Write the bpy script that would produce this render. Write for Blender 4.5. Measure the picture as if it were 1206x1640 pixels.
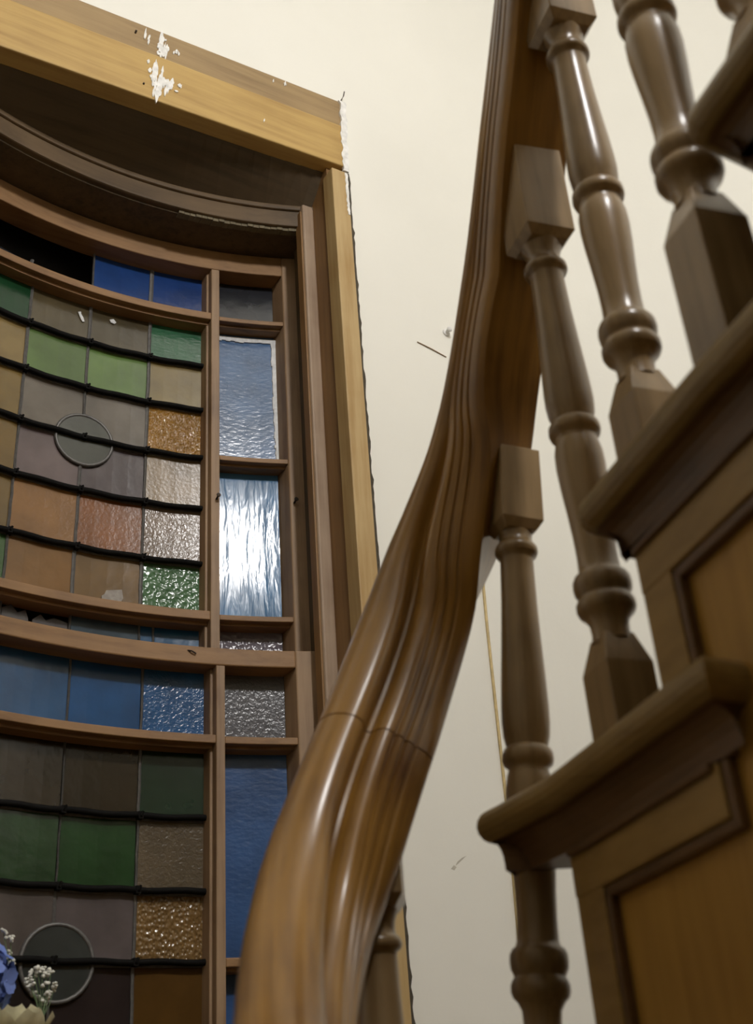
import bpy, bmesh, math, random
from mathutils import Vector, Matrix
random.seed(7)
for o in list(bpy.data.objects): bpy.data.objects.remove(o, do_unlink=True)
scn = bpy.context.scene
COL = scn.collection

# ------------------------------------------------------------------ camera
# eye level is z = 0; the window wall runs along X at y = 1.6
PITCH, ROLL, YAW, FPX = math.radians(29.894), math.radians(-4.446), math.radians(33.0), 1900.0
fw = Vector((0, math.cos(PITCH), math.sin(PITCH))); up0 = Vector((0, -math.sin(PITCH), math.cos(PITCH))); ex = Vector((1, 0, 0))
right = math.cos(ROLL) * ex + math.sin(ROLL) * up0
upv = -math.sin(ROLL) * ex + math.cos(ROLL) * up0
RZ = Matrix.Rotation(-YAW, 3, 'Z')
right, upv, fw = RZ @ right, RZ @ upv, RZ @ fw
cam = bpy.data.cameras.new('camera'); camo = bpy.data.objects.new('camera', cam); COL.objects.link(camo)
M = Matrix((right, upv, -fw)).transposed().to_4x4(); camo.matrix_world = M
cam.sensor_fit = 'VERTICAL'; cam.sensor_height = 36.0; cam.sensor_width = 36.0
cam.lens = FPX / 1640.0 * 36.0
cam.shift_y = -10.0 / 1640.0
cam.clip_start = 0.02
cam.dof.use_dof = True; cam.dof.focus_distance = 2.25; cam.dof.aperture_fstop = 6.3
scn.camera = camo

# ------------------------------------------------------------------ world, light, exposure
w = bpy.data.worlds.new('world'); scn.world = w; w.use_nodes = True
w.node_tree.nodes['Background'].inputs[0].default_value = (0.05, 0.06, 0.09, 1)
w.node_tree.nodes['Background'].inputs[1].default_value = 0.05
vs = scn.view_settings
vs.view_transform = 'Standard'; vs.look = 'None'; vs.gamma = 1.0; vs.use_curve_mapping = False
vs.exposure = 0.0
LAMP_POS = Vector((0.50, -0.66, 2.48)); LAMP_R = 0.11; LAMP_STRENGTH = 268.0; LAMP_COL = (1.0, 0.975, 0.95)

# ------------------------------------------------------------------ helpers
def link(name, bm, mat, parent=None, smooth=False, bevel=0, origin=None):
    me = bpy.data.meshes.new(name)
    if origin is not None:
        bmesh.ops.translate(bm, verts=bm.verts, vec=-Vector(origin))
    bmesh.ops.recalc_face_normals(bm, faces=bm.faces)
    bm.to_mesh(me); bm.free()
    if mat: me.materials.append(mat)
    if smooth:
        for p in me.polygons: p.use_smooth = True
    o = bpy.data.objects.new(name, me); COL.objects.link(o)
    if origin is not None: o.location = origin
    if parent is not None:
        o.parent = parent
        o.location = Vector(o.location) - world_loc(parent)
    if bevel:
        m = o.modifiers.new('bevel', 'BEVEL'); m.width = bevel; m.segments = 2; m.limit_method = 'ANGLE'; m.angle_limit = math.radians(40)
    return o
def world_loc(o):
    v = Vector(o.location)
    while o.parent: o = o.parent; v = v + Vector(o.location)
    return v
def empty(name, loc, parent=None):
    o = bpy.data.objects.new(name, None); COL.objects.link(o); o.location = loc; o.empty_display_size = .05
    if parent: o.parent = parent; o.location = Vector(loc) - world_loc(parent)
    return o
def tag(o, label, cat, group=None, kind=None):
    o['label'] = label; o['category'] = cat
    if group: o['group'] = group
    if kind: o['kind'] = kind
    return o
def box(bm, x0, x1, y0, y1, z0, z1):
    v = [bm.verts.new(p) for p in ((x0,y0,z0),(x1,y0,z0),(x1,y1,z0),(x0,y1,z0),(x0,y0,z1),(x1,y0,z1),(x1,y1,z1),(x0,y1,z1))]
    for f in ((0,3,2,1),(4,5,6,7),(0,1,5,4),(1,2,6,5),(2,3,7,6),(3,0,4,7)): bm.faces.new([v[i] for i in f])
def quadstrip(bm, rings, closed=True, caps=True):
    V = [[bm.verts.new(p) for p in r] for r in rings]
    n = len(V[0])
    for a, b in zip(V, V[1:]):
        for i in range(n if closed else n - 1):
            bm.faces.new((a[i], a[(i+1) % n], b[(i+1) % n], b[i]))
    if caps and closed:
        bm.faces.new(V[0][::-1]); bm.faces.new(V[-1])
    return V
def tube(bm, pts, r, n=8):
    pts = [Vector(p) for p in pts]; rings = []
    for i, p in enumerate(pts):
        t = (pts[min(i+1, len(pts)-1)] - pts[max(i-1, 0)]).normalized()
        a = t.orthogonal().normalized() if abs(t.z) > .9 else t.cross(Vector((0,0,1))).normalized()
        b = t.cross(a); rr = r[i] if isinstance(r, (list, tuple)) else r
        rings.append([p + rr*(math.cos(k*2*math.pi/n)*a + math.sin(k*2*math.pi/n)*b) for k in range(n)])
    quadstrip(bm, rings)
def lathe(bm, prof, n=28):
    rings = [[(r*math.cos(k*2*math.pi/n), r*math.sin(k*2*math.pi/n), z) for k in range(n)] for z, r in prof]
    quadstrip(bm, rings)
# plan curve of the bowed window
XC, RAD = 0.59, 1.0
def arcy(x, y0): return y0 - (RAD - math.sqrt(RAD*RAD - (x-XC)**2))
def arc_box(bm, x0, x1, yf, yb, z0, z1, n=None):
    n = n or max(1, int(abs(x1-x0)/.032)); rings = []
    for i in range(n+1):
        x = x0 + (x1-x0)*i/n
        rings.append([(x, arcy(x,yf), z0), (x, arcy(x,yb), z0), (x, arcy(x,yb), z1), (x, arcy(x,yf), z1)])
    quadstrip(bm, rings)
def arc_poly(bm, pts, yf, yb):
    a = [bm.verts.new((x, arcy(x,yf), z)) for x, z in pts]; b = [bm.verts.new((x, arcy(x,yb), z)) for x, z in pts]
    bm.faces.new(a); bm.faces.new(b[::-1]); n = len(pts)
    for i in range(n): bm.faces.new((a[i], b[i], b[(i+1)%n], a[(i+1)%n]))
def flat_poly(bm, pts, yf, yb):
    a = [bm.verts.new((x, yf, z)) for x, z in pts]; b = [bm.verts.new((x, yb, z)) for x, z in pts]
    bm.faces.new(a); bm.faces.new(b[::-1]); n = len(pts)
    for i in range(n): bm.faces.new((a[i], b[i], b[(i+1)%n], a[(i+1)%n]))

# ------------------------------------------------------------------ materials
def lin(c): return tuple(((v/255)/12.92 if v/255 <= .04045 else ((v/255+.055)/1.055)**2.4) for v in c)
def new_mat(name):
    m = bpy.data.materials.new(name); m.use_nodes = True; nt = m.node_tree
    return m, nt, nt.nodes['Principled BSDF']
def nd(nt, t, **kw):
    n = nt.nodes.new(t)
    for k, v in kw.items(): setattr(n, k, v)
    return n
def ramp(nt, fac, stops):
    r = nd(nt, 'ShaderNodeValToRGB'); nt.links.new(fac, r.inputs[0]); e = r.color_ramp.elements
    while len(e) < len(stops): e.new(.5)
    for el, (p, c) in zip(e, stops): el.position = p; el.color = (*c[:3], 1)
    return r.outputs[0]
def wood(name, dark, light, rough=.45, axis='x', scale=1.0, bump=.15, coat=0.0, uv=False, blotch=.35, knots=0):
    m, nt, b = new_mat(name)
    tc = nd(nt, 'ShaderNodeTexCoord'); mp = nd(nt, 'ShaderNodeMapping')
    nt.links.new(tc.outputs['UV' if uv else 'Object'], mp.inputs[0])
    s = {'x': (2.2, 38, 38), 'y': (38, 2.2, 38), 'z': (38, 38, 2.2), 'uv': (60, 3.0, 1)}[axis]
    mp.inputs['Scale'].default_value = tuple(v*scale for v in s)
    n1 = nd(nt, 'ShaderNodeTexNoise'); n1.inputs['Scale'].default_value = 1.6; n1.inputs['Detail'].default_value = 6; n1.inputs['Roughness'].default_value = .62
    nt.links.new(mp.outputs[0], n1.inputs[0])
    n2 = nd(nt, 'ShaderNodeTexNoise'); n2.inputs['Scale'].default_value = 7; n2.inputs['Detail'].default_value = 3
    nt.links.new(tc.outputs['Object'], n2.inputs[0])
    mix = nd(nt, 'ShaderNodeMath', operation='MULTIPLY_ADD'); nt.links.new(n2.outputs[0], mix.inputs[0]); mix.inputs[1].default_value = blotch
    sc = nd(nt, 'ShaderNodeMath', operation='MULTIPLY'); nt.links.new(n1.outputs[0], sc.inputs[0]); sc.inputs[1].default_value = 1 - blotch
    nt.links.new(sc.outputs[0], mix.inputs[2])
    col = ramp(nt, mix.outputs[0], [(.34, dark), (.52, [(a+2*c)/3 for a, c in zip(dark, light)]), (.66, light)])
    nt.links.new(col, b.inputs['Base Color'])
    rr = nd(nt, 'ShaderNodeMapRange'); nt.links.new(n2.outputs[0], rr.inputs[0]); rr.inputs[3].default_value = rough-.08; rr.inputs[4].default_value = rough+.12
    nt.links.new(rr.outputs[0], b.inputs['Roughness'])
    bp = nd(nt, 'ShaderNodeBump'); bp.inputs['Strength'].default_value = bump; bp.inputs['Distance'].default_value = .002
    nt.links.new(n1.outputs[0], bp.inputs['Height']); nt.links.new(bp.outputs[0], b.inputs['Normal'])
    if coat: b.inputs['Specular IOR Level'].default_value = .22
    b.inputs['Coat Weight'].default_value = coat; b.inputs['Coat Roughness'].default_value = .24
    return m
def plain(name, c, rough=.5, metal=0, bump=0, bscale=60):
    m, nt, b = new_mat(name)
    n = nd(nt, 'ShaderNodeTexNoise'); n.inputs['Scale'].default_value = bscale; n.inputs['Detail'].default_value = 4
    tc = nd(nt, 'ShaderNodeTexCoord'); nt.links.new(tc.outputs['Object'], n.inputs[0])
    col = ramp(nt, n.outputs[0], [(.3, [v*.8 for v in c]), (.7, [min(1, v*1.12) for v in c])])
    nt.links.new(col, b.inputs['Base Color']); b.inputs['Roughness'].default_value = rough; b.inputs['Metallic'].default_value = metal
    if bump:
        bp = nd(nt, 'ShaderNodeBump'); bp.inputs['Strength'].default_value = bump; bp.inputs['Distance'].default_value = .003
        nt.links.new(n.outputs[0], bp.inputs['Height']); nt.links.new(bp.outputs[0], b.inputs['Normal'])
    return m
GK = 0.86
_gm = {}
def glass(c, kind='smooth'):
    key = (tuple(c), kind)
    if key in _gm: return _gm[key]
    m, nt, b = new_mat('glass_%s_%d' % (kind, len(_gm)))
    L = [min(.9, v*GK) for v in lin(c)]
    tc = nd(nt, 'ShaderNodeTexCoord')
    n = nd(nt, 'ShaderNodeTexNoise'); n.inputs['Scale'].default_value = 14; n.inputs['Detail'].default_value = 5
    nt.links.new(tc.outputs['Object'], n.inputs[0])
    col = ramp(nt, n.outputs[0], [(.3, [v*.78 for v in L]), (.7, [v*1.2 for v in L])])
    nt.links.new(col, b.inputs['Base Color'])
    rough = {'smooth': .20, 'hammer': .22, 'sparkle': .12, 'ripple': .22, 'wavy': .12, 'pebble': .2, 'soft': .3}[kind]
    b.inputs['Roughness'].default_value = rough
    b.inputs['IOR'].default_value = 1.52
    mp = nd(nt, 'ShaderNodeMapping'); nt.links.new(tc.outputs['Object'], mp.inputs[0])
    bp = nd(nt, 'ShaderNodeBump')
    if kind == 'smooth':
        h = nd(nt, 'ShaderNodeTexNoise'); h.inputs['Scale'].default_value = 45; h.inputs['Detail'].default_value = 2; out = h.outputs[0]; st, di = .12, .004
    elif kind == 'hammer':
        h = nd(nt, 'ShaderNodeTexNoise'); h.inputs['Scale'].default_value = 150; h.inputs['Detail'].default_value = 2.5; h.inputs['Distortion'].default_value = .6; out = h.outputs[0]; st, di = .26, .004
    elif kind == 'soft':
        h = nd(nt, 'ShaderNodeTexNoise'); h.inputs['Scale'].default_value = 140; h.inputs['Detail'].default_value = 2; out = h.outputs[0]; st, di = .14, .004
    elif kind == 'pebble':
        h = nd(nt, 'ShaderNodeTexVoronoi', feature='SMOOTH_F1'); h.inputs['Scale'].default_value = 130; out = h.outputs[0]; st, di = .5, .005
    elif kind == 'sparkle':
        h = nd(nt, 'ShaderNodeTexVoronoi', feature='SMOOTH_F1'); h.inputs['Scale'].default_value = 210; mp.inputs['Scale'].default_value = (1, 1, .75); out = h.outputs[0]; st, di = .85, .004
    elif kind == 'ripple':
        h = nd(nt, 'ShaderNodeTexNoise'); h.inputs['Scale'].default_value = 75; h.inputs['Detail'].default_value = 2; mp.inputs['Scale'].default_value = (.9, .9, 1.8); out = h.outputs[0]; st, di = .16, .004
    else:  # wavy: drawn vertically
        h = nd(nt, 'ShaderNodeTexNoise'); h.inputs['Scale'].default_value = 60; h.inputs['Detail'].default_value = 3; h.inputs['Distortion'].default_value = .5; mp.inputs['Scale'].default_value = (1.3, 1, .2); out = h.outputs[0]; st, di = .17, .004
    nt.links.new(mp.outputs[0], h.inputs[0])
    bp.inputs['Strength'].default_value = st; bp.inputs['Distance'].default_value = di
    nt.links.new(out, bp.inputs['Height']); nt.links.new(bp.outputs[0], b.inputs['Normal'])
    _gm[key] = m; return m

# plaster
m, nt, b = new_mat('cream_plaster'); MAT_WALL = m
tc = nd(nt, 'ShaderNodeTexCoord'); n = nd(nt, 'ShaderNodeTexNoise'); n.inputs['Scale'].default_value = 3; n.inputs['Detail'].default_value = 5
nt.links.new(tc.outputs['Object'], n.inputs[0])
nt.links.new(ramp(nt, n.outputs[0], [(.3, (.79, .775, .715)), (.7, (.825, .81, .75))]), b.inputs['Base Color'])
b.inputs['Roughness'].default_value = .6
n2 = nd(nt, 'ShaderNodeTexNoise'); n2.inputs['Scale'].default_value = 25; n2.inputs['Detail'].default_value = 6; nt.links.new(tc.outputs['Object'], n2.inputs[0])
bp = nd(nt, 'ShaderNodeBump'); bp.inputs['Strength'].default_value = .08; bp.inputs['Distance'].default_value = .01
nt.links.new(n2.outputs[0], bp.inputs['Height']); nt.links.new(bp.outputs[0], b.inputs['Normal'])

MAT_DIM = plain('low_bounce_olive', (.30,.27,.20), .6, 0, .05, 8)  # dark tone given to the unseen walls to cut bounced light
W_HEAD = wood('honey_pine', (.36, .215, .062), (.52, .345, .115), .55, 'x', bump=.2)
W_STRIP = wood('brown_pine', (.24, .155, .07), (.36, .245, .115), .55, 'x', bump=.25)
W_CASE = wood('pale_pine', (.36, .22, .075), (.50, .36, .17), .55, 'z', bump=.25)
W_JAMB = wood('jamb_pine', (.17, .085, .028), (.27, .15, .055), .5, 'z')
W_BEAD = wood('pinkish_worn_wood', (.25, .165, .105), (.42, .31, .22), .6, 'z', bump=.35, blotch=.5)
W_SASH = wood('sash_wood_vertical', (.17, .095, .045), (.38, .25, .145), .55, 'z', bump=.3, blotch=.5)
W_SASHH = wood('sash_wood_horizontal', (.16, .08, .03), (.34, .19, .08), .55, 'x', bump=.3, blotch=.5)
W_SOFF = wood('shaded_soffit_wood', (.060, .040, .020), (.105, .072, .038), .6, 'x', bump=.2)  # shade under the window head is put into this dark colour
W_SHADED = wood('shaded_bead_wood', (.07, .042, .018), (.15, .095, .045), .6, 'x', bump=.3, blotch=.5)  # bead colour darkened for the shadow the head board casts on it
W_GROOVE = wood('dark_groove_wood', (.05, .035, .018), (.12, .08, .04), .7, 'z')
W_RAIL = wood('varnished_handrail', (.095, .038, .007), (.31, .158, .030), .34, 'uv', scale=1.0, bump=.04, coat=.5, uv=True, blotch=.55)
W_BAL = wood('baluster_wood', (.125, .077, .032), (.30, .20, .098), .30, 'z', bump=.05, coat=.35, blotch=.5)
W_TREAD = wood('tread_wood', (.13, .08, .026), (.25, .165, .058), .38, 'y', bump=.06, coat=.25)
W_PANEL = wood('panel_wood', (.28, .145, .028), (.40, .225, .05), .45, 'z', bump=.05, coat=.15)
W_FRAME = wood('panel_frame_wood', (.20, .12, .036), (.31, .195, .066), .42, 'y', bump=.05, coat=.2)
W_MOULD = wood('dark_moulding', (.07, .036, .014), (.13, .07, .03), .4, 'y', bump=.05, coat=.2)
LEAD = plain('lead_came', (.16, .155, .15), .5, .4, .3, 120)
BAR = plain('black_iron_bar', (.006, .0055, .005), .75, 0, .3, 90)
BAR.node_tree.nodes['Principled BSDF'].inputs['Specular IOR Level'].default_value = .12
WHITE = plain('white_paint', (.80, .79, .77), .6, 0, .4, 80)
PUTTY = plain('white_putty', (.72, .73, .74), .6, 0, .5, 90)
NIGHT = plain('night_dark', (.012, .012, .013), .9)
NAIL = plain('rusty_nail', (.06, .045, .035), .5, .6)
GAP = plain('dark_plaster_gap', (.07, .058, .04), .95, 0, .6, 120)
PAPER = plain('paper_tape', (.17, .14, .085), .8, 0, .3, 90)

# ------------------------------------------------------------------ the room
OX0, OX1, OZ0, OZ1 = 0.128, 1.026, -0.27, 2.10           # opening in the window wall
XR, RC, YR = 2.3, 0.9, -2.9                                # right wall, corner radius, rear wall
XL, ZF, ZC = -1.3, -1.62, 3.4
bm = bmesh.new()
box(bm, XL-.3, OX0, 1.6, 2.05, ZF, ZC); box(bm, OX1, XR-RC, 1.6, 2.05, ZF, ZC)
box(bm, OX0, OX1, 1.6, 2.05, OZ1, ZC); box(bm, OX0, OX1, 1.6, 2.05, ZF, OZ0)
tag(link('wall_back', bm, MAT_WALL), 'cream plastered wall around the bowed stained glass window', 'wall', kind='structure')
WB = bpy.data.objects['wall_back']; bm = bmesh.new()
flat_poly(bm, [(1.137,.445),(1.143,.449),(1.152,.456),(1.161,.463),(1.152,.459),(1.142,.452)], 1.5996, 1.601); flat_poly(bm, [(1.128,.440),(1.134,.438),(1.139,.443),(1.134,.446)], 1.5996, 1.601)
link('scuff_mark', bm, plain('scuff_grey', (.52,.49,.42), .8), WB)
bm = bmesh.new(); inn = []; outr = []
for i in range(25):
    a = math.pi/2*(1 - i/24); inn.append((XR-RC+RC*math.cos(a), 1.6-RC+RC*math.sin(a))); outr.append((XR-RC+(RC+.3)*math.cos(a), 1.6-RC+(RC+.3)*math.sin(a)))
inn.append((XR, YR)); outr.append((XR+.3, YR))
quadstrip(bm, [[(a[0],a[1],ZF),(b_[0],b_[1],ZF),(b_[0],b_[1],ZC),(a[0],a[1],ZC)] for a, b_ in zip(inn, outr)])
wr = tag(link('wall_right', bm, MAT_WALL), 'cream plastered wall curving round behind the upper stair flight', 'wall', kind='structure')
for p in wr.data.polygons: p.use_smooth = abs(p.normal.z) < .5
wr.data.set_sharp_from_angle(angle=math.radians(30))
bm = bmesh.new(); box(bm, XL-.3, XL, YR, 1.6, ZF, ZC)
tag(link('wall_left', bm, MAT_DIM), 'unseen side wall of the lower stair flight, darkened to cut bounced light', 'wall', kind='structure')
bm = bmesh.new(); box(bm, XL-.3, XR+.3, YR-.3, YR, ZF, ZC)
tag(link('wall_rear', bm, MAT_DIM), 'unseen rear wall of the stairwell, darkened to cut bounced light', 'wall', kind='structure')
bm = bmesh.new(); box(bm, XL-.3, XR+.3, YR-.3, 2.05, ZC, ZC+.2)
tag(link('ceiling', bm, MAT_WALL), 'cream plastered stairwell ceiling', 'ceiling', kind='structure')
bm = bmesh.new(); box(bm, XL-.3, XR+.3, YR-.3, 2.05, ZF-.2, ZF)
tag(link('floor', bm, W_TREAD), 'brown boarded hall floor below the stairs', 'floor', kind='structure')

# ------------------------------------------------------------------ the window
win = tag(empty('window_1', (0.573, 1.6, OZ0)), 'tall bowed stained glass sash window in stripped pine frame', 'window', kind='structure')
def zh(x): return 1.952 + (x-1.018)*.0496          # underside of the sagging head board
def head(z_lo, z_hi, x0, x1, y0, y1, name, mat):
    bm = bmesh.new(); n = 8; rings = []
    for i in range(n+1):
        x = x0+(x1-x0)*i/n; d = zh(x)-1.952
        rings.append([(x,y0,z_lo+d),(x,y1,z_lo+d),(x,y1,z_hi+d*.75),(x,y0,z_hi+d*.75)])
    quadstrip(bm, rings); return link(name, bm, mat, win, bevel=.003)
hb = head(1.952, 2.080, .118, 1.022, 1.592, 1.635, 'head_board', W_HEAD)
hs = head(2.0815, 2.163, .118, 1.030, 1.596, 1.635, 'head_strip', W_STRIP)
# sloping soffit between the straight head board and the bowed bead
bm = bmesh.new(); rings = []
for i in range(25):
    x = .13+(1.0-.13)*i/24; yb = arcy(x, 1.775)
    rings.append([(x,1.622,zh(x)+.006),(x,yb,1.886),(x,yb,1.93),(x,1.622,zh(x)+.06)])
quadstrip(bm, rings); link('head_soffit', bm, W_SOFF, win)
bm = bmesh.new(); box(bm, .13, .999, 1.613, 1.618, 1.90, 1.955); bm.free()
bm = bmesh.new(); arc_box(bm, .15, .985, 1.765, 1.795, 1.836, 1.889, 30); link('head_bead', bm, W_SHADED, win, bevel=.004)
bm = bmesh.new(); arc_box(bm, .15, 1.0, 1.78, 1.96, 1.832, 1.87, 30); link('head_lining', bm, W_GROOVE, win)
bm = bmesh.new(); arc_box(bm, .15, .985, 1.758, 1.772, 1.878, 1.892, 30); link('head_bead', bm, W_SHADED, win, bevel=.004)
# peeling tape along the bead
bm = bmesh.new(); n = 22
for i in range(n):
    x0 = .705+.27*i/n; x1 = x0+.27/n*.93; arc_box(bm, x0, x1, 1.772+random.uniform(0,.003), 1.79, 1.8295-random.uniform(0,.002), 1.8362, 1)
link('peeling_tape', bm, PAPER, win)
# jambs, beads, casings, both sides (mirrored about x = .573)
def mir(x): return 2*.573-x
def both(f):
    f(lambda x: x); f(mir)
def jambs(g):
    def bx(name, x0, x1, y0, y1, z0, z1, mat, bev=.002):
        a, b_ = sorted((g(x0), g(x1))); bm = bmesh.new(); box(bm, a, b_, y0, y1, z0, z1); return link(name, bm, mat, win, bevel=bev)
    bx('casing', .981, 1.021, 1.584, 1.625, OZ0+.05, 1.925, W_CASE)
    bx('jamb_lining', .984, 1.03, 1.612, 1.70, OZ0+.05, 1.95, W_JAMB, 0)
    bx('staff_bead', .957, .9845, 1.678, 1.705, OZ0+.05, 1.889, W_BEAD, .004)
    bx('staff_bead_edge', .9535, .958, 1.684, 1.706, OZ0+.05, 1.87, W_JAMB, .001)
    bx('pulley_stile', .994, 1.03, 1.70, 1.96, OZ0+.05, 1.87, W_GROOVE, 0)
    bx('parting_bead', .982, .995, 1.757, 1.772, OZ0+.05, 1.85, W_GROOVE, .002)
both(jambs)
# sill
bm = bmesh.new(); box(bm, .10, 1.046, 1.555, 1.70, OZ0+.015, OZ0+.05); arc_box(bm, .15, .99, 1.70, 1.98, OZ0, OZ0+.05, 16)
link('sill', bm, W_HEAD, win, bevel=.004)
bm = bmesh.new(); arc_box(bm, .12, 1.03, 1.985, 2.0, OZ0, 1.9, 20); link('night_backing', bm, NIGHT, win)  # added black sheet standing in for the night outside

def sash(name, yf, yg, yb, zt, zb, zrail, rows_bar, xs, mull, side, stile, sidebars, cols, botrail):
    """xs: left/right outer of stile mirrored; returns the mesh of rails+stiles"""
    bm = bmesh.new(); xo0, xo1 = mir(stile[1]), stile[1]; xi0, xi1 = mir(stile[0]), stile[0]
    arc_box(bm, xi0, xi1, yf, yb, zrail, zt, 32); arc_box(bm, xi0, xi1, yf, yb, zb, botrail, 32)
    s = link(name, bm, W_SASHH, win, bevel=.0025)
    for a, b_ in ((xi1, xo1), (xo0, xi0)):
        bm = bmesh.new(); arc_box(bm, a, b_, yf, yb, zb, zt, 2); link('stile', bm, W_SASH, s, bevel=.0025)
    for a, b_ in ((mull[0], mull[1]), (mir(mull[1]), mir(mull[0]))):
        bm = bmesh.new(); arc_box(bm, a, b_, yf+.001, yf+.018, botrail, zrail, 1); arc_box(bm, a-.004, b_+.004, yf+.018, yb, botrail, zrail, 1)
        link('mullion', bm, W_SASH, s, bevel=.0015)
    for z0, z1 in rows_bar:
        bm = bmesh.new(); arc_box(bm, mir(mull[0]), mull[0], yf+.002, yb, z0, z1, 24)
        arc_box(bm, mir(mull[0]), mull[0], yf+.016, yb, z0-.006, z1+.003, 24); link('glazing_bar', bm, W_SASHH, s, bevel=.0015)
    for z0, z1 in sidebars:
        for a, b_ in ((mull[1], stile[0]), (mir(stile[0]), mir(mull[1]))):
            bm = bmesh.new(); arc_box(bm, a, b_, yf+.002, yb, z0, z1, 5); arc_box(bm, a, b_, yf+.016, yb, z0-.005, z1+.003, 5); link('glazing_bar', bm, W_SASHH, s, bevel=.0015)
    return s
TH = .003
def pane(s, x0, x1, z0, z1, yg, c, kind='smooth', g=.0025, name='pane'):
    bm = bmesh.new(); dy = random.uniform(-.0012, .0012); arc_box(bm, x0+g, x1-g, yg+dy, yg+dy+TH, z0+g, z1-g, 4)
    return link(name, bm, glass(c, kind), s, smooth=False)
def came_v(s, x, z0, z1, yg, wd=.006, m=None):
    bm = bmesh.new(); n = 6; rings = []
    for i in range(n+1):
        z = z0+(z1-z0)*i/n; xx = x+random.uniform(-.0007, .0007); rings.append([(xx-wd/2, arcy(xx,yg-.002), z), (xx, arcy(xx,yg-.004), z), (xx+wd/2, arcy(xx,yg-.002), z), (xx+wd/2, arcy(xx,yg+.004), z), (xx-wd/2, arcy(xx,yg+.004), z)])
    quadstrip(bm, rings); return link('lead_came', bm, m or LEAD, s)
def came_h(s, x0, x1, z, yg, wd=.007):
    bm = bmesh.new(); arc_box(bm, x0, x1, yg-.003, yg+.003, z-wd/2, z+wd/2, 12); return link('lead_came', bm, LEAD, s)
def saddle(s, x0, x1, z, yg, r=.0054):
    bm = bmesh.new(); pts = []
    for i in range(25):
        x = x0+(x1-x0)*i/24; pts.append((x, arcy(x, yg-.010), z+.0012*math.sin(i*1.3+z*40)))
    tube(bm, pts, r, 6); o = link('saddle_bar', bm, BAR, s, smooth=True)
    for x in (x0+.002, x0+.126, x0+.252, x0+.378, x1-.002):
        bm2 = bmesh.new(); tube(bm2, [(x, arcy(x, yg-.016), z-.002), (x+.003, arcy(x, yg-.016), z+.006)], .0022, 5); box(bm2, x-.004, x+.004, arcy(x,yg-.015), arcy(x,yg), z-.006, z+.006); link('tie', bm2, BAR, s)
    return o
def roundel(s, x, z, r, yg, c):
    n = 32; pts = [(x+r*math.cos(k*2*math.pi/n), z+r*math.sin(k*2*math.pi/n)) for k in range(n)]
    bm = bmesh.new(); arc_poly(bm, pts, yg-.0045, yg+.001); link('roundel_pane', bm, glass(c), s)
    bm = bmesh.new(); rings = []
    for k in range(n):
        a = k*2*math.pi/n; ci, si = math.cos(a), math.sin(a)
        rings.append([(x+q*ci, arcy(x+q*ci, yg+dy), z+q*si) for q, dy in ((r-.003,-.0045),(r,-.0075),(r+.0035,-.005),(r+.0035,.001),(r-.003,.001))])
    rings.append(rings[0]); quadstrip(bm, rings, caps=False); bmesh.ops.remove_doubles(bm, verts=bm.verts, dist=1e-6); link('lead_ring', bm, LEAD, s, smooth=True)

# ---- upper sash
UF, UG, UB = 1.87, 1.915, 1.925
us = sash('upper_sash', UF, UG, UB, 1.830, .79, 1.777, [(1.637,1.655),(.931,.949)], None, (.815,.832), None, (.964,.993), [(1.637,1.648),(1.283,1.294),(.932,.943)], None, .815)
us['label'] = 'upper sash, set behind the lower one'
UC = [.321,.447,.573,.701,.825]; UR = [1.641,1.532,1.419,1.301,1.182,1.060,.945]
G = 'hammer'; R_ = 'ripple'
ucol = [[((24,66,38),'smooth'),((86,76,54),'smooth'),((80,70,48),'smooth'),((44,98,66),R_)],
        [((134,114,72),'smooth'),((92,118,66),'smooth'),((102,132,70),'smooth'),((134,116,72),'smooth')],
        [((128,106,62),'smooth'),((116,108,98),'smooth'),((110,102,92),'smooth'),((156,114,52),'sparkle')],
        [((122,98,54),'smooth'),((116,102,102),'smooth'),((92,82,84),'smooth'),((138,116,84),'soft')],
        [((114,92,52),'smooth'),((142,100,50),'soft'),((130,74,12),'soft'),((128,108,90),G)],
        [((60,94,46),'smooth'),((134,98,56),'smooth'),((124,98,64),'smooth'),((78,118,80),'pebble')]]
for r in range(6):
    for c in range(4): pane(us, UC[c], UC[c+1], UR[r+1], UR[r], UG, *ucol[r][c])
for c in range(1, 4):
    for r in range(6): came_v(us, UC[c], UR[r+1], UR[r], UG, random.choice((.005,.006,.007)))
for z in UR[1:6]: came_h(us, .322, .824, z, UG); saddle(us, .322, .824, z+.002, UG)
roundel(us, .576, 1.300, .056, UG, (84,86,80))
# short blue rows above and below
ZT0, ZT1 = 1.653, 1.780
pane(us, .573, .701, ZT0, ZT1, UG, (30,66,128)); pane(us, .701, .825, ZT0, ZT1, UG, (26,62,126))
came_v(us, .573, ZT0, ZT1, UG, .004); came_v(us, .701, ZT0, ZT1, UG, .009)
bm = bmesh.new(); arc_poly(bm, [(.445,1.653),(.445,1.688),(.470,1.681),(.505,1.679),(.545,1.673),(.557,1.668),(.560,1.653)], UG, UG+TH); link('broken_pane', bm, glass((52,54,58)), us)
bm = bmesh.new(); arc_poly(bm, [(.322,1.653),(.322,1.690),(.36,1.700),(.40,1.696),(.437,1.690),(.437,1.653)], UG, UG+TH); link('broken_pane', bm, glass((40,44,52)), us)
came_v(us, .441, ZT0, 1.70, UG, .007)
ZB0, ZB1 = .812, .935
pane(us, .321, .447, ZB0, ZB1, UG, (70,95,125)); pane(us, .573, .701, ZB0, ZB1, UG, (58,76,90)); pane(us, .701, .825, ZB0, ZB1, UG, (30,92,138))
bm = bmesh.new()
arc_poly(bm, [(.450,.812),(.450,.915),(.466,.925),(.478,.912),(.492,.920),(.498,.905),(.50,.812)], UG, UG+TH)
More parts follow.
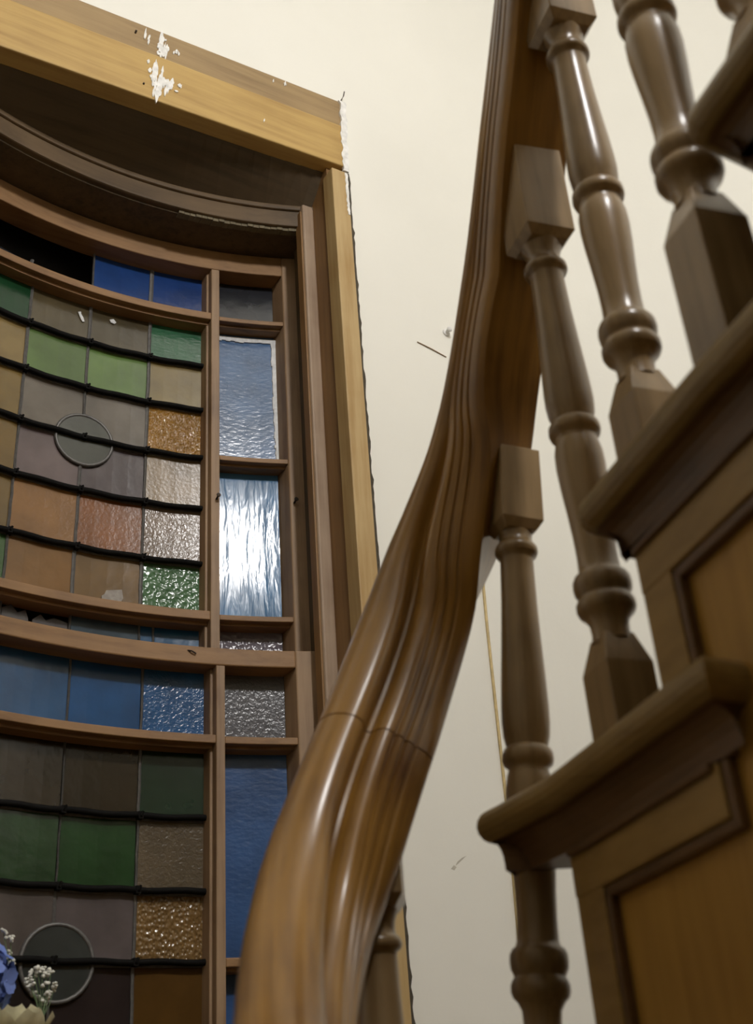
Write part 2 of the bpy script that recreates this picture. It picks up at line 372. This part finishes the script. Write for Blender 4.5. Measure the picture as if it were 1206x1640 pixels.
arc_poly(bm, [(.503,.812),(.506,.905),(.520,.918),(.530,.908),(.545,.916),(.570,.910),(.570,.812)], UG+.001, UG+.001+TH); link('broken_pane', bm, glass((88,84,86)), us)
for x in (.447,.573,.701,.727): came_v(us, x, ZB0, ZB1, UG, .004)
# side lights
for g in (lambda x: x, mir):
    def sp(x0, x1, z0, z1, c, k):
        a, b_ = sorted((g(x0), g(x1))); return pane(us, a, b_, z0, z1, UG, c, k)
    sp(.832,.964,1.645,1.778,(36,38,44),'smooth'); sp(.832,.964,1.291,1.640,(72,106,150),R_); sp(.832,.964,.940,1.286,(84,134,182),'wavy'); sp(.832,.964,.812,.935,(122,114,124),'pebble')
# putty round the upper blue side pane
bm = bmesh.new(); n = 40
for i in range(n):
    z0 = 1.295+.325*i/n; wdt = .009*(1-.35*(1-i/n))+random.uniform(-.0015,.0015); arc_box(bm, .9635-wdt, .9635, UG-.004, UG, z0, z0+.325/n, 1)
for i in range(14):
    x0 = .834+.13*i/14; h = .007+random.uniform(-.002,.002); arc_box(bm, x0, x0+.13/14, UG-.004, UG, 1.622-h, 1.626, 1)
link('putty', bm, PUTTY, us)
# paper remnant and paint specks on panes
bm = bmesh.new(); arc_poly(bm, [(.628,.966),(.628,.974),(.633,.978),(.636,.986),(.665,.992),(.668,.975),(.664,.966),(.645,.968)], UG-.0035, UG-.001); link('paper_remnant', bm, plain('paper_remnant', (.36,.33,.30), .8, 0, .4, 120), us)
bm = bmesh.new(); arc_poly(bm, [(.546,1.608),(.549,1.600),(.553,1.592),(.557,1.586),(.561,1.588),(.558,1.597),(.553,1.605),(.552,1.611)], UG-.003, UG-.001)
arc_poly(bm, [(.614,1.612),(.616,1.606),(.624,1.604),(.628,1.609),(.622,1.616)], UG-.003, UG-.001); link('paint_speck', bm, PUTTY, us)
# nails in the side light stiles
for x, z in ((.972, 1.190), (.826, 1.19)):
    bm = bmesh.new(); y = arcy(x, UF); tube(bm, [(x,y+.004,z),(x-.001,y-.010,z+.003)], .0022, 6); tube(bm, [(x-.001,y-.010,z+.003),(x-.001,y-.012,z+.0034)], .0045, 8); link('nail', bm, NAIL, us)

# ---- lower sash
LF, LG, LB = 1.80, 1.845, 1.857
ls = sash('lower_sash', LF, LG, LB, .845, -.22, .812, [(.671,.686),(-.04,-.025)], None, (.797,.812), None, (.933,.973), [(.671,.684),(.313,.326),(-.04,-.027)], None, -.155)
ls['label'] = 'lower sash, standing in front of the upper one'
LC = [.306,.432,.558,.685,.805]; LR = [.675,.549,.431,.323,.205,.085,-.03]
lcol = [[((38,62,36),'smooth'),((48,37,18),'smooth'),((46,35,15),'smooth'),((20,46,28),'smooth')],  # repeats the upper pattern; weaker light here is put into darker colours
        [((100,86,56),'smooth'),((40,68,38),'smooth'),((35,68,35),'smooth'),((98,86,68),G)],
        [((100,84,50),'smooth'),((98,90,86),'smooth'),((96,88,88),'smooth'),((126,98,60),'sparkle')],
        [((70,52,26),'smooth'),((38,32,32),'smooth'),((46,38,38),'smooth'),((88,62,26),'smooth')],
        [((80,60,30),'smooth'),((110,78,38),R_),((104,66,26),G),((110,92,76),G)],
        [((50,80,40),'smooth'),((110,80,46),'smooth'),((104,82,52),'smooth'),((64,98,66),'pebble')]]
for r in range(6):
    for c in range(4): pane(ls, LC[c], LC[c+1], LR[r+1], LR[r], LG, *lcol[r][c])
for c in range(1, 4):
    for r in range(6): came_v(ls, LC[c], LR[r+1], LR[r], LG, random.choice((.003,.004,.005)))
for z in LR[1:6]: came_h(ls, .307, .803, z, LG); saddle(ls, .307, .803, z+.003, LG)
roundel(ls, .566, .324, .055, LG, (60,64,62))
for i, (a, b_) in enumerate(zip(LC, LC[1:])):
    pane(ls, a, b_, .682, .815, LG, [(40,84,130),(40,86,132),(32,84,138),(32,88,144)][i], ['smooth','smooth','smooth',G][i])
    pane(ls, a, b_, -.158, -.036, LG, (40,84,132))
for x in LC[1:4]: came_v(ls, x, .682, .815, LG, .004)
for g in (lambda x: x, mir):
    def sp(x0, x1, z0, z1, c, k):
        a, b_ = sorted((g(x0), g(x1))); return pane(ls, a, b_, z0, z1, LG, c, k)
    sp(.811,.934,.682,.815,(96,96,102),G); sp(.811,.934,.324,.674,(62,96,148),R_); sp(.811,.934,-.028,.315,(62,96,148),R_); sp(.811,.934,-.158,-.037,(96,96,102),'pebble')
bm = bmesh.new(); tube(bm, [(.745,arcy(.745,LF)+.002,.836),(.752,arcy(.752,LF)-.004,.833),(.760,arcy(.76,LF)-.003,.829)], .0014, 6); link('nail', bm, NAIL, ls)

# ---- paint, putty and nails on the frame
def strokes(name, cx, cz, pts, n, seed, smin=.004, smax=.03, wmin=.0012, wmax=.005):
    rnd = random.Random(seed); bm = bmesh.new()
    for _ in range(n):
        px, pz, h, wd = rnd.choice(pts); px += rnd.gauss(0, wd*.45); pz += rnd.gauss(0, h*.3); L = rnd.uniform(smin, smax)*(h/.03); ww = rnd.uniform(wmin, wmax)
        y = 1.5905 if pz < 2.058 else 1.5945
        y -= rnd.uniform(0, .0008)
        k = 7; P = []
        for i in range(k): t = i/(k-1); P.append((px-ww*math.sin(math.pi*(t*.9+.05))*rnd.uniform(.6,1)+.002*t, pz-L/2+L*t))
        for i in range(k-1, -1, -1): t = i/(k-1); P.append((px+ww*math.sin(math.pi*(t*.9+.05))*rnd.uniform(.6,1)+.002*t, pz-L/2+L*t))
        flat_poly(bm, P, y, y+.004)
    return link(name, bm, WHITE, win)
# coordinates lie on the face of the head board (y about 1.565)
strokes('paint_splash', 0, 0, [(.588,2.112,.045,.016),(.592,2.085,.035,.012)], 34, 3)
strokes('paint_splash', 0, 0, [(.572,2.015,.045,.014),(.582,1.992,.055,.018),(.600,1.988,.03,.022),(.580,1.962,.04,.007)], 74, 4)
strokes('paint_splash', 0, 0, [(.630,1.995,.02,.010),(.552,2.118,.025,.003),(.560,2.108,.02,.003),(.622,2.10,.012,.006)], 22, 5, wmax=.003)
strokes('paint_splash', 0, 0, [(.40,1.965,.01,.006),(.82,1.995,.012,.006),(.88,2.01,.012,.006),(.85,2.14,.014,.006),(.88,2.145,.012,.006)], 9, 6, wmax=.002)
# white filler at the right end of the head and down the casing
rnd = random.Random(11); bm = bmesh.new(); k = 26; L = []; Rr = []
for i in range(k):
    z = 1.938+.222*i/(k-1); L.append((1.015+rnd.uniform(-.003,.003)+.004*(i/k), z)); Rr.append((1.0275+rnd.uniform(-.001,.004)+.006*(i/k), z))
flat_poly(bm, L+Rr[::-1], 1.5905, 1.599); link('filler', bm, WHITE, win)
bm = bmesh.new(); L = []; Rr = []
for i in range(20):
    z = 1.80+.122*i/19; L.append((1.0135+rnd.uniform(-.0012,.0012), z)); Rr.append((1.0195+rnd.uniform(-.001,.001), z))
flat_poly(bm, L+Rr[::-1], 1.5825, 1.588); link('filler', bm, WHITE, win)
bm = bmesh.new(); k = 150; L = []; Rr = []
for i in range(k):
    z = -.2+2.14*i/(k-1); L.append((1.024, z)); Rr.append((1.0315+abs(rnd.gauss(0,.0020)), z))
flat_poly(bm, L+Rr[::-1], 1.5965, 1.604); link('plaster_gap', bm, GAP, win)
bm = bmesh.new()
tube(bm, [(1.023,1.598,2.158),(1.024,1.592,2.166),(1.028,1.588,2.176),(1.030,1.586,2.190)], .0013, 6); link('bent_nail', bm, NAIL, win)
bm = bmesh.new(); tube(bm, [(.532,1.600,2.108),(.532,1.590,2.112)], .0022, 8); tube(bm, [(.553,1.596,1.962),(.553,1.589,1.963)], .002, 8); link('nail', bm, NAIL, win)

# small marks on the wall
t = empty('wall_screw', (1.25, 1.6, 1.575)); tag(t, 'small white screw and washer stuck in the cream wall left of the handrail', 'screw')
bm = bmesh.new(); lathe(bm, [(0,.009),(.003,.009),(.004,.007)], 14); bmesh.ops.rotate(bm, verts=bm.verts, matrix=Matrix.Rotation(math.pi/2, 3, 'X')); o = link('washer', bm, WHITE, None, smooth=False); o.parent = t
bm = bmesh.new(); lathe(bm, [(0,.004),(.012,.004),(.0125,.0065),(.015,.0065),(.017,.004)], 12); bmesh.ops.rotate(bm, verts=bm.verts, matrix=Matrix.Rotation(math.pi/2, 3, 'X')); o = link('screw_shank', bm, WHITE, None); o.parent = t
bm = bmesh.new(); tube(bm, [(1.171,1.599,1.523),(1.205,1.5985,1.516),(1.242,1.599,1.507)], .0013, 6); tag(link('wire', bm, plain('brown_wire', (.24,.16,.09), .6), origin=(1.2,1.6,1.515)), 'thin brown wire slanting on the cream wall below the white screw', 'wire')
bm = bmesh.new(); tube(bm, [(1.268,1.598,1.20),(1.265,1.597,1.02),(1.261,1.598,.889),(1.257,1.597,.70),(1.255,1.598,.531),(1.247,1.597,.36),(1.244,1.598,.233),(1.24,1.597,0.0),(1.239,1.598,-.06)], .0028, 8)
tag(link('cable', bm, plain('yellowed_cable', (.60,.46,.22), .5), origin=(1.25,1.6,-.06), smooth=True), 'thin yellowed cable running down the cream wall behind the balusters', 'cable')

# ------------------------------------------------------------------ the staircase
def interp(x, xs, ys):
    if x <= xs[0]: return ys[0] + (x-xs[0])*(ys[1]-ys[0])/(xs[1]-xs[0])
    for a, b_, c, d in zip(xs, xs[1:], ys, ys[1:]):
        if x <= b_: return c+(d-c)*(x-a)/(b_-a)
    return ys[-1]
NY = [-.6, .3, .354, .43, .5, .6, .75, .845, .95, 1.03]; NX = [.30, .513, .525, .542, .561, .588, .628, .638, .635, .62]
def nx(y): return interp(y, NY, NX)
FACE = .033
def fx(y): return nx(y)+FACE
st = tag(empty('staircase', (.75, .6, ZF)), 'dark varnished wooden staircase with panelled side rising to the right', 'staircase')
XO = 2.28
#      top z, front of nosing, riser, end of return
STEPS = [(.040, 1.03, .985, .70), (.290, .868, .768, .492), (.475, .628, .588, .27), (.655, .385, .345, .04), (.835, .145, .105, -.20), (1.015, -.09, -.13, -.44)]
def outline(yf, ye, n=18):
    x0 = nx(yf); rc = .014; sl = .45 if .8 < yf < .9 else 0.0
    P = [(XO, yf-.25*sl)]; P += [(x0+.25, yf-.25*sl), (x0+rc, yf)]
    for i in range(1, 5):
        a = math.pi/2*i/5; P.append((x0+rc-rc*math.sin(a), yf-rc+rc*math.cos(a)))
    for i in range(n+1):
        y = yf-rc+(ye-yf+rc)*i/n; P.append((nx(y), y))
    P.append((fx(ye)+.04, ye)); return P
def offset(P, d):
    out = []
    for i, p in enumerate(P):
        a = Vector(P[max(i-1,0)]); b_ = Vector(P[min(i+1,len(P)-1)]); c = Vector(p)
        t1 = (c-a).normalized() if i else (b_-c).normalized(); t2 = (b_-c).normalized() if i < len(P)-1 else t1
        n1 = Vector((-t1.y, t1.x)); n2 = Vector((-t2.y, t2.x)); nn = (n1+n2).normalized(); k = max(.5, nn.dot(n1))
        out.append(c+nn*(d/k))          # left of the path = into the tread
    return out
def layered(P, layers, close):
    rings = []
    for z, d in layers:
        Q = offset(P, d); rings.append([(q[0], q[1], z) for q in Q]+[(c[0], c[1], z) for c in close])
    bm = bmesh.new(); quadstrip(bm, rings); return bm
for k, (zt, yf, yr, ye) in enumerate(STEPS):
    ynr = STEPS[k+1][2] if k+1 < len(STEPS) else yr-.24
    P = outline(yf, ye)
    close = [(fx(ye)+.05, ynr-.02), (XO, ynr-.02)]
    T = .030; lay = []
    for i in range(9):
        a = -math.pi/2+math.pi*i/8; lay.append((zt-T/2+T/2*math.sin(a), T/2*(1-math.cos(a))))
    bm = layered(P, lay, close); link('tread', bm, W_TREAD, st, smooth=False)
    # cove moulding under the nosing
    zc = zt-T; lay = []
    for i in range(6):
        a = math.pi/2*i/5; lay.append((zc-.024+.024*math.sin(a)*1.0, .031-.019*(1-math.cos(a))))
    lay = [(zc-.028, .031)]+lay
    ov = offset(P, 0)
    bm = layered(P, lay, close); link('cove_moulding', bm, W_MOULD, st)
    # riser
    bm = bmesh.new(); zb = STEPS[k-1][0] if k else -.08
    box(bm, fx(yr)+.004, XO, yr-.02, yr, zb, zt-T); link('riser', bm, W_FRAME, st)
    # spandrel panel, stile, frame rail, mouldings
    def curved(name, y0, y1, z0, z1, d0, d1, mat, n=10, bev=0):
        bm = bmesh.new(); rings = []
        for i in range(n+1):
            y = y0+(y1-y0)*i/n; rings.append([(fx(y)+d0,y,z0),(fx(y)+d1,y,z0),(fx(y)+d1,y,z1),(fx(y)+d0,y,z1)])
        quadstrip(bm, rings); return link(name, bm, mat, st, bevel=bev)
    pn = curved('panel', ynr, yr, ZF, zt-T, .010, .035, W_PANEL)
    zs = STEPS[k-1][0] if k else -.4
    curved('stile', yr-.042, yr, zs, zt-.058, 0, .02, W_FRAME, 3, .002)
    curved('frame_rail', ynr-.050, yr, zt-.096, zt-.058, -.001, .02, W_FRAME, 10, .002)
    curved('bead_moulding', ynr-.045, yr-.002, zt-.0635, zt-.0565, -.006, .01, W_MOULD, 10, .002)
    curved('bead_moulding', ynr-.052, yr-.042, zt-.105, zt-.0965, .001, .02, W_MOULD, 10, .002)
    curved('bead_moulding', ynr-.060, ynr-.051, zt-.105, zt-.0575, .001, .02, W_MOULD, 2, .002)
    curved('bead_moulding', yr-.051, yr-.0425, zs, zt-.0965, .001, .02, W_MOULD, 2, .002)
# winders, half landing and lower flight (below the picture)
def slab(name, pts, z0, z1, mat):
    bm = bmesh.new(); quadstrip(bm, [[(x,y,z) for x, y in pts] for z in (z0, z1)]); return link(name, bm, mat, st)
slab('winder_tread', [(.60,1.0),(.50,.84),(.75,1.60),(1.35,1.60),(1.40,1.03),(.70,1.03)], -.11, -.08, W_TREAD)
slab('winder_tread', [(.60,.92),(.47,.80),(.15,1.60),(.78,1.60)], -.30, -.27, W_TREAD)
slab('landing', [(.52,.72),(.34,.62),(XL,.62),(XL,1.60),(.60,1.60),(.62,.95)], -.50, -.46, W_TREAD)
for i in range(5):
    y1 = .64-.235*i; slab('lower_tread', [(.30,y1),(XL,y1),(XL,y1-.27),(.22,y1-.27)], -.69-.19*i, -.65-.19*i, W_TREAD)
    slab('lower_riser', [(.28,y1-.003),(XL,y1-.003),(XL,y1-.02),(.28,y1-.02)], -.65-.19*i, -.50-.19*i if i == 0 else -.50-.19*i, W_FRAME)
bm = bmesh.new(); quadstrip(bm, [[(x,y,z0) for (x,y),z0 in zip(((.22,.25),(.30,.55),(.44,.74),(.60,.88),(.62,.86),(.46,.71),(.32,.54),(.24,.25)), zz)] for zz in ((ZF,)*8, (-.70,-.45,-.35,-.10,-.10,-.35,-.45,-.70))]); link('well_string', bm, W_FRAME, st)

# ------------------------------------------------------------------ handrail
CP = [(.299,.436,-.066),(.346,.635,-.019),(.409,.802,.081),(.487,.911,.227),(.576,.941,.397),(.657,.950,.568),(.707,.895,.725),(.703,.802,.880),(.680,.701,1.036),(.650,.592,1.190),(.600,.464,1.325),(.535,.320,1.445),(.480,.16,1.565),(.435,-.02,1.69)]
CP = [Vector(c) for c in CP]
TWIST = [4.9, 8.1, 13.4, 4.4, -5.3, -2.0, .3]       # the wreathed part is turned a little about its own axis
def crspline(C, n=14):
    out = []
    for i in range(1, len(C)-2):
        p0, p1, p2, p3 = C[i-1:i+3]
        for j in range(n):
            t = j/n; out.append(.5*((2*p1)+(p2-p0)*t+(2*p0-5*p1+4*p2-p3)*t*t+(3*p1-3*p2+p3-p0)*t**3))
    out.append(C[-2].copy()); return out
PATH = crspline(CP)
half = [(0,.0385),(.0108,.0371),(.0202,.0330),(.0275,.0267),(.0320,.0200),(.0332,.0135),(.0310,.0078),(.0264,.0038),(.0226,.0012),(.0214,-.0018),(.0230,-.0046),(.0280,-.0058),(.0345,-.0068),(.0392,-.0098),(.0420,-.0145),(.0424,-.0200),(.0402,-.0220),(.0402,-.0240),(.0426,-.0252),(.0431,-.0283),(.0424,-.0313),(.0402,-.0325),(.0402,-.0347),(.0424,-.0357),(.0429,-.0392),(.0421,-.0430),(.0402,-.0440),(.0404,-.0458),(.0424,-.0475),(.0420,-.0560),(.0395,-.0640),(.0365,-.0678),(.0300,-.0690)]
SEC = half+[(-x, z) for x, z in half[:0:-1]]
def rail_frames():
    F = []
    for i, p in enumerate(PATH):
        t = (PATH[min(i+1,len(PATH)-1)]-PATH[max(i-1,0)]).normalized(); s = t.cross(Vector((0,0,1))).normalized(); u = s.cross(t)
        q = min(6.0, i/14.0/1.5); k = min(5, int(q)); a = math.radians(TWIST[k]+(TWIST[k+1]-TWIST[k])*(q-k))
        F.append((p, s*math.cos(a)+u*math.sin(a), u*math.cos(a)-s*math.sin(a)))
    return F
RF = rail_frames()
def rail_piece(i0, i1, name, parent):
    bm = bmesh.new(); uvl = bm.loops.layers.uv.new('UVMap'); n = len(SEC)
    perim = [0]
    for k in range(n): a, b_ = SEC[k], SEC[(k+1)%n]; perim.append(perim[-1]+math.hypot(a[0]-b_[0], a[1]-b_[1]))
    rows = []; dist = [0]
    for i in range(i0, i1+1):
        p, s, u = RF[i]; rows.append([bm.verts.new(p+s*x+u*z) for x, z in SEC])
        if i > i0: dist.append(dist[-1]+(RF[i][0]-RF[i-1][0]).length)
    for r in range(len(rows)-1):
        for k in range(n):
            k2 = (k+1)%n; f = bm.faces.new((rows[r][k], rows[r][k2], rows[r+1][k2], rows[r+1][k])); f.smooth = True
            for lp, (a, b_) in zip(f.loops, ((perim[k],dist[r]),(perim[k+1],dist[r]),(perim[k+1],dist[r+1]),(perim[k],dist[r+1]))): lp[uvl].uv = (a, b_+i0*.05)
    bm.faces.new(rows[0][::-1]); bm.faces.new(rows[-1])
    o = link(name, bm, W_RAIL, parent)
    o.data.set_sharp_from_angle(angle=math.radians(38)); return o
hr = tag(empty('handrail', PATH[0]), 'long varnished wooden handrail with moulded sides curving upwards', 'handrail')
iseam = min(range(len(PATH)), key=lambda i: (PATH[i]-Vector((.560,.940,.370))).length)
r1 = rail_piece(0, iseam, 'rail_section', hr)
PATH[iseam] = PATH[iseam]+(PATH[iseam+1]-PATH[iseam]).normalized()*.0016; RF[iseam] = (PATH[iseam],)+RF[iseam][1:]
r2 = rail_piece(iseam, len(PATH)-1, 'rail_section', hr)
r1['label'] = 'lower curved section of handrail'; r2['label'] = 'upper section of handrail'

# ------------------------------------------------------------------ balusters
PROF = [(-.214,.0175),(-.205,.0165),(-.196,.0172),(-.190,.021),(-.187,.0245),(-.183,.0262),(-.178,.0262),(-.1745,.0245),(-.172,.0228),(-.170,.0235),(-.1665,.0255),(-.161,.0262),(-.156,.0258),(-.152,.0238),(-.150,.0205),(-.146,.0188),(-.130,.0182),(-.11,.0187),(-.085,.0203),(-.06,.0222),(-.04,.0232),(-.026,.0228),(-.016,.0208),(-.0105,.0190),(-.0085,.0200),(-.006,.0238),(-.002,.0250),(.003,.0246),(.0065,.0225),(.0085,.0200),(.011,.0205),(.018,.0225),(.030,.0236),(.045,.0234),(.07,.0222),(.105,.0202),(.14,.0185),(.165,.0178),(.183,.0174),(.1865,.0180),(.1885,.0210),(.192,.0228),(.196,.0224),(.199,.0200),(.201,.0178),(.206,.0172),(.213,.0180),(.220,.0205),(.226,.0222)]
bm = bmesh.new(); lathe(bm, PROF, 32)
o = link('turned_shaft', bm, W_BAL, smooth=True); SHAFT = o.data; SHAFT.set_sharp_from_angle(angle=math.radians(50)); bpy.data.objects.remove(o)
S = .0225; ST = .0275
def block_mesh(z0, z1, tongue_low=None, tongue_high=None, slope=0, S=S):
    bm = bmesh.new(); rings = []
    def sq(z, s, dz=0): return [(-s,-s,z-dz),(s,-s,z-dz),(s,s,z+dz),(-s,s,z+dz)]
    if tongue_low: rings.append(sq(z0-tongue_low, S*.74))
    rings += [sq(z0, S)]
    rings += [sq(z1, S, slope)]
    if tongue_high: rings.append(sq(z1+tongue_high, S*.62))
    quadstrip(bm, rings); return bm
def baluster(label, pos, tread_z, top_z, ang, lean=(0,0), sc=1.0, bs=ST, drop=0.0):
    """pos: point of the middle ring on the axis"""
    r = empty('baluster', (pos[0], pos[1], tread_z)); tag(r, label, 'baluster', 'turned stair balusters')
    zz = pos[2]-tread_z
    sh = bpy.data.objects.new('turned_shaft', SHAFT); COL.objects.link(sh); sh.parent = r; sh.location = (0,0,zz); sh.scale = (1,1,sc)
    zt = (top_z-pos[2]); b1 = block_mesh(.232*sc-drop, zt, tongue_low=.010, S=bs); o = link('top_block', b1, W_BAL, bevel=.0012); o.parent = r; o.location = (0,0,zz)
    b2 = block_mesh(-zz, -.238*sc, tongue_high=.030); o = link('base_block', b2, W_BAL, bevel=.0012); o.parent = r; o.location = (0,0,zz)
    r.rotation_euler = (lean[0], lean[1], ang); return r
A0 = math.radians(-13)
baluster('turned baluster nearest the window, leaning, its foot below the lowest visible step', (.716-.022,.870+.010,.350), .040, .690, A0, lean=(math.radians(1.7), math.radians(4.0)), sc=1.15, bs=.0235, drop=.014)
baluster('turned baluster with its square foot on the lowest visible step, crossed by the middle step', (0.6818,0.6939,0.6134), .290, .968, A0, sc=1.027)
baluster('turned baluster meeting the handrail at the top edge, its foot behind the middle step', (0.6558,0.5803,0.8057), .475, 1.145, A0, sc=1.017)
baluster('turned baluster with tall square foot on the middle step, farther right', (.581,.421,.834), .475, 1.315, A0)
baluster('turned baluster standing on the topmost visible step at the upper right corner', (.585,.328,.945), .655, 1.395, A0)
baluster('turned baluster mostly hidden under the lower curve of the handrail', (0.576,0.942,-0.006), -.27, .285, math.radians(-35))

# ------------------------------------------------------------------ flowers in a vase on the sill
SILL = OZ0+.05
PET_B = plain('blue_petal', (.17,.25,.62), .6, 0, .15, 60); PET_C = plain('cream_petal', (.70,.66,.44), .6, 0, .1, 60); PET_W = plain('white_blossom', (.78,.77,.70), .7, 0, .2, 200); STEM = plain('green_stem', (.09,.15,.05), .6)
v = tag(link('vase', (lambda b_: (lathe(b_, [(0,.030),(.004,.036),(.03,.046),(.08,.050),(.13,.042),(.17,.030),(.20,.028),(.225,.034),(.228,.032),(.20,.025),(.16,.027),(.03,.040),(.02,.01)], 28), b_)[1])(bmesh.new()), plain('vase_glaze', (.5,.5,.52), .25), smooth=True), 'pale ceramic vase holding the flowers on the window sill', 'vase')
VX, VY = .445, 1.645; v.location = (VX, VY, SILL); vt = SILL+.20
def petal_mesh(L, Wd, cup=.15, n=5):
    bm = bmesh.new(); rows = []
    for i in range(n+1):
        t = i/n; ww = Wd*math.sin(math.pi*min(1,(.12+.80*t)))**.7*.5; z = cup*L*t*t
        rows.append([bm.verts.new((L*t, ww*q, z+cup*L*.5*abs(q)**2*t)) for q in (-1,-.5,0,.5,1)])
    for a, b_ in zip(rows, rows[1:]):
        for k in range(4): bm.faces.new((a[k],a[k+1],b_[k+1],b_[k]))
    return bm
def stem(root, a, b_):
    bm = bmesh.new(); a = Vector(a); b_ = Vector(b_); mid = (a+b_)/2+Vector((.004,0,.0)); tube(bm, [a, mid, b_], .0022, 6); return link('stem', bm, STEM, root)
def orient(vec, roll): return (Vector((0,0,1)).rotation_difference(Vector(vec)).to_matrix() @ Matrix.Rotation(roll, 3, 'Z')).to_euler()
# hydrangea
HC = Vector((.399, 1.668, .262))
hy = tag(empty('hydrangea', HC), 'blue hydrangea head at the lower left corner of the picture', 'flower')
pm = petal_mesh(.0190, .0215, .10); po = link('petal', pm, PET_B, smooth=True); PET = po.data; bpy.data.objects.remove(po)
rnd = random.Random(5)
bm = bmesh.new(); bmesh.ops.create_icosphere(bm, subdivisions=2, radius=.035); o = link('flower_core', bm, PET_B, smooth=True); o.parent = hy
for i in range(38):
    zc = 1-2*(i+.5)/38; th = i*2.39996; d = Vector((math.sqrt(1-zc*zc)*math.cos(th), math.sqrt(1-zc*zc)*math.sin(th), zc))
    if zc < -.75: continue
    bm = bmesh.new()
    for k in range(4):
        q = bm.verts[:]; tmp = bmesh.new(); tmp.from_mesh(PET); bmesh.ops.rotate(tmp, verts=tmp.verts, matrix=Matrix.Rotation(k*math.pi/2+rnd.uniform(-.15,.15), 3, 'Z') @ Matrix.Rotation(-rnd.uniform(.0,.35), 3, 'Y'))
        mm = bpy.data.meshes.new('t'); tmp.to_mesh(mm); tmp.free(); bm.from_mesh(mm); bpy.data.meshes.remove(mm)
    bmesh.ops.create_icosphere(bm, subdivisions=1, radius=.002)
    o = link('floret', bm, PET_B, smooth=True); o.parent = hy; o.location = d*rnd.uniform(.046,.056); o.rotation_euler = orient(d, rnd.uniform(0,3))
stem(hy, HC+Vector((0,0,-.03)), (VX-.005, VY, vt-.1))
# cream rose
RCN = Vector((.456, 1.640, .197))
ro = tag(empty('cream_rose', RCN), 'cream rose below the blue hydrangea in the lower left corner', 'flower')
for ring, (cnt, L, Wd, tilt, rr) in enumerate(((4,.034,.030,1.45,.005),(5,.042,.040,1.2,.009),(6,.047,.046,.85,.012),(6,.048,.048,.5,.013))):
    for k in range(cnt):
        a = k*2*math.pi/cnt+ring*.6; o = link('petal', petal_mesh(L, Wd, .30, 6), PET_C, smooth=True); o.parent = ro
        o.location = (rr*math.cos(a), rr*math.sin(a), -.012); o.rotation_euler = (Matrix.Rotation(a,3,'Z') @ Matrix.Rotation(-tilt,3,'Y')).to_euler()
stem(ro, RCN+Vector((0,0,-.012)), (VX+.005, VY, vt-.1))
# baby's breath
def sprig(label, pts, base):
    s = tag(empty('gypsophila_sprig', base), label, 'flower', "sprigs of baby's breath")
    cx_ = sum(p[0] for p in pts)/len(pts); cz_ = min(p[1] for p in pts)-.03; hub = Vector((cx_, 1.675, cz_))
    bm = bmesh.new(); tube(bm, [base, (Vector(base)+hub)/2+Vector((.005,0,.0)), hub], .0012, 5)
    for x, z in pts: tube(bm, [hub, ((hub.x+x)/2+.003, 1.68, (hub.z+z)/2), (x, 1.685, z-.002)], .0006, 4)
    link('stem', bm, STEM, s)
    for x, z in pts:
        bm = bmesh.new(); y = 1.685+rnd.uniform(-.006,.006)
        for _ in range(7):
            c = Vector((x+rnd.gauss(0,.0026), y+rnd.gauss(0,.0026), z+rnd.gauss(0,.0026))); mt = Matrix.Translation(c) @ Matrix.Rotation(rnd.uniform(0,3),4,'X') @ Matrix.Diagonal((1,1,.6,1)); bmesh.ops.create_icosphere(bm, subdivisions=1, radius=rnd.uniform(.0024,.0036), matrix=mt)
        link('blossom', bm, PET_W, s, smooth=True)
sprig("sprig of tiny white baby's breath in front of the lower roundel", [(.498,.289),(.511,.286),(.488,.283),(.505,.281),(.482,.272),(.485,.267),(.504,.269),(.517,.266),(.490,.256),(.509,.258),(.504,.249),(.493,.288),(.483,.276)], (VX+.01, VY, vt-.1))
sprig("sprig of tiny white baby's breath sticking out above the blue hydrangea", [(.453,.326),(.455,.310),(.458,.296),(.443,.335)], (VX-.01, VY+.005, vt-.1))

# ------------------------------------------------------------------ pendant lamp behind the viewer
lp = tag(empty('pendant_lamp', LAMP_POS), 'opal globe pendant lamp hanging from the stairwell ceiling', 'lamp')
m, nt, b = new_mat('glowing_opal_glass'); b.inputs['Base Color'].default_value = (.9,.88,.82,1); b.inputs['Emission Color'].default_value = (*LAMP_COL, 1); b.inputs['Emission Strength'].default_value = LAMP_STRENGTH
bm = bmesh.new(); bmesh.ops.create_uvsphere(bm, u_segments=32, v_segments=20, radius=LAMP_R); o = link('globe', bm, m, smooth=True); o.parent = lp
bm = bmesh.new(); lathe(bm, [(LAMP_R-.012,.05),(LAMP_R+.02,.05),(LAMP_R+.035,.03),(LAMP_R+.06,.012)], 24); o = link('gallery', bm, NAIL, smooth=True); o.parent = lp
bm = bmesh.new(); tube(bm, [(0,0,LAMP_R+.05),(0,0,ZC-LAMP_POS.z-.03)], .004, 8); lathe(bm, [(ZC-LAMP_POS.z-.035,.02),(ZC-LAMP_POS.z-.02,.05),(ZC-LAMP_POS.z-.001,.055)], 20); o = link('cord', bm, NAIL); o.parent = lp
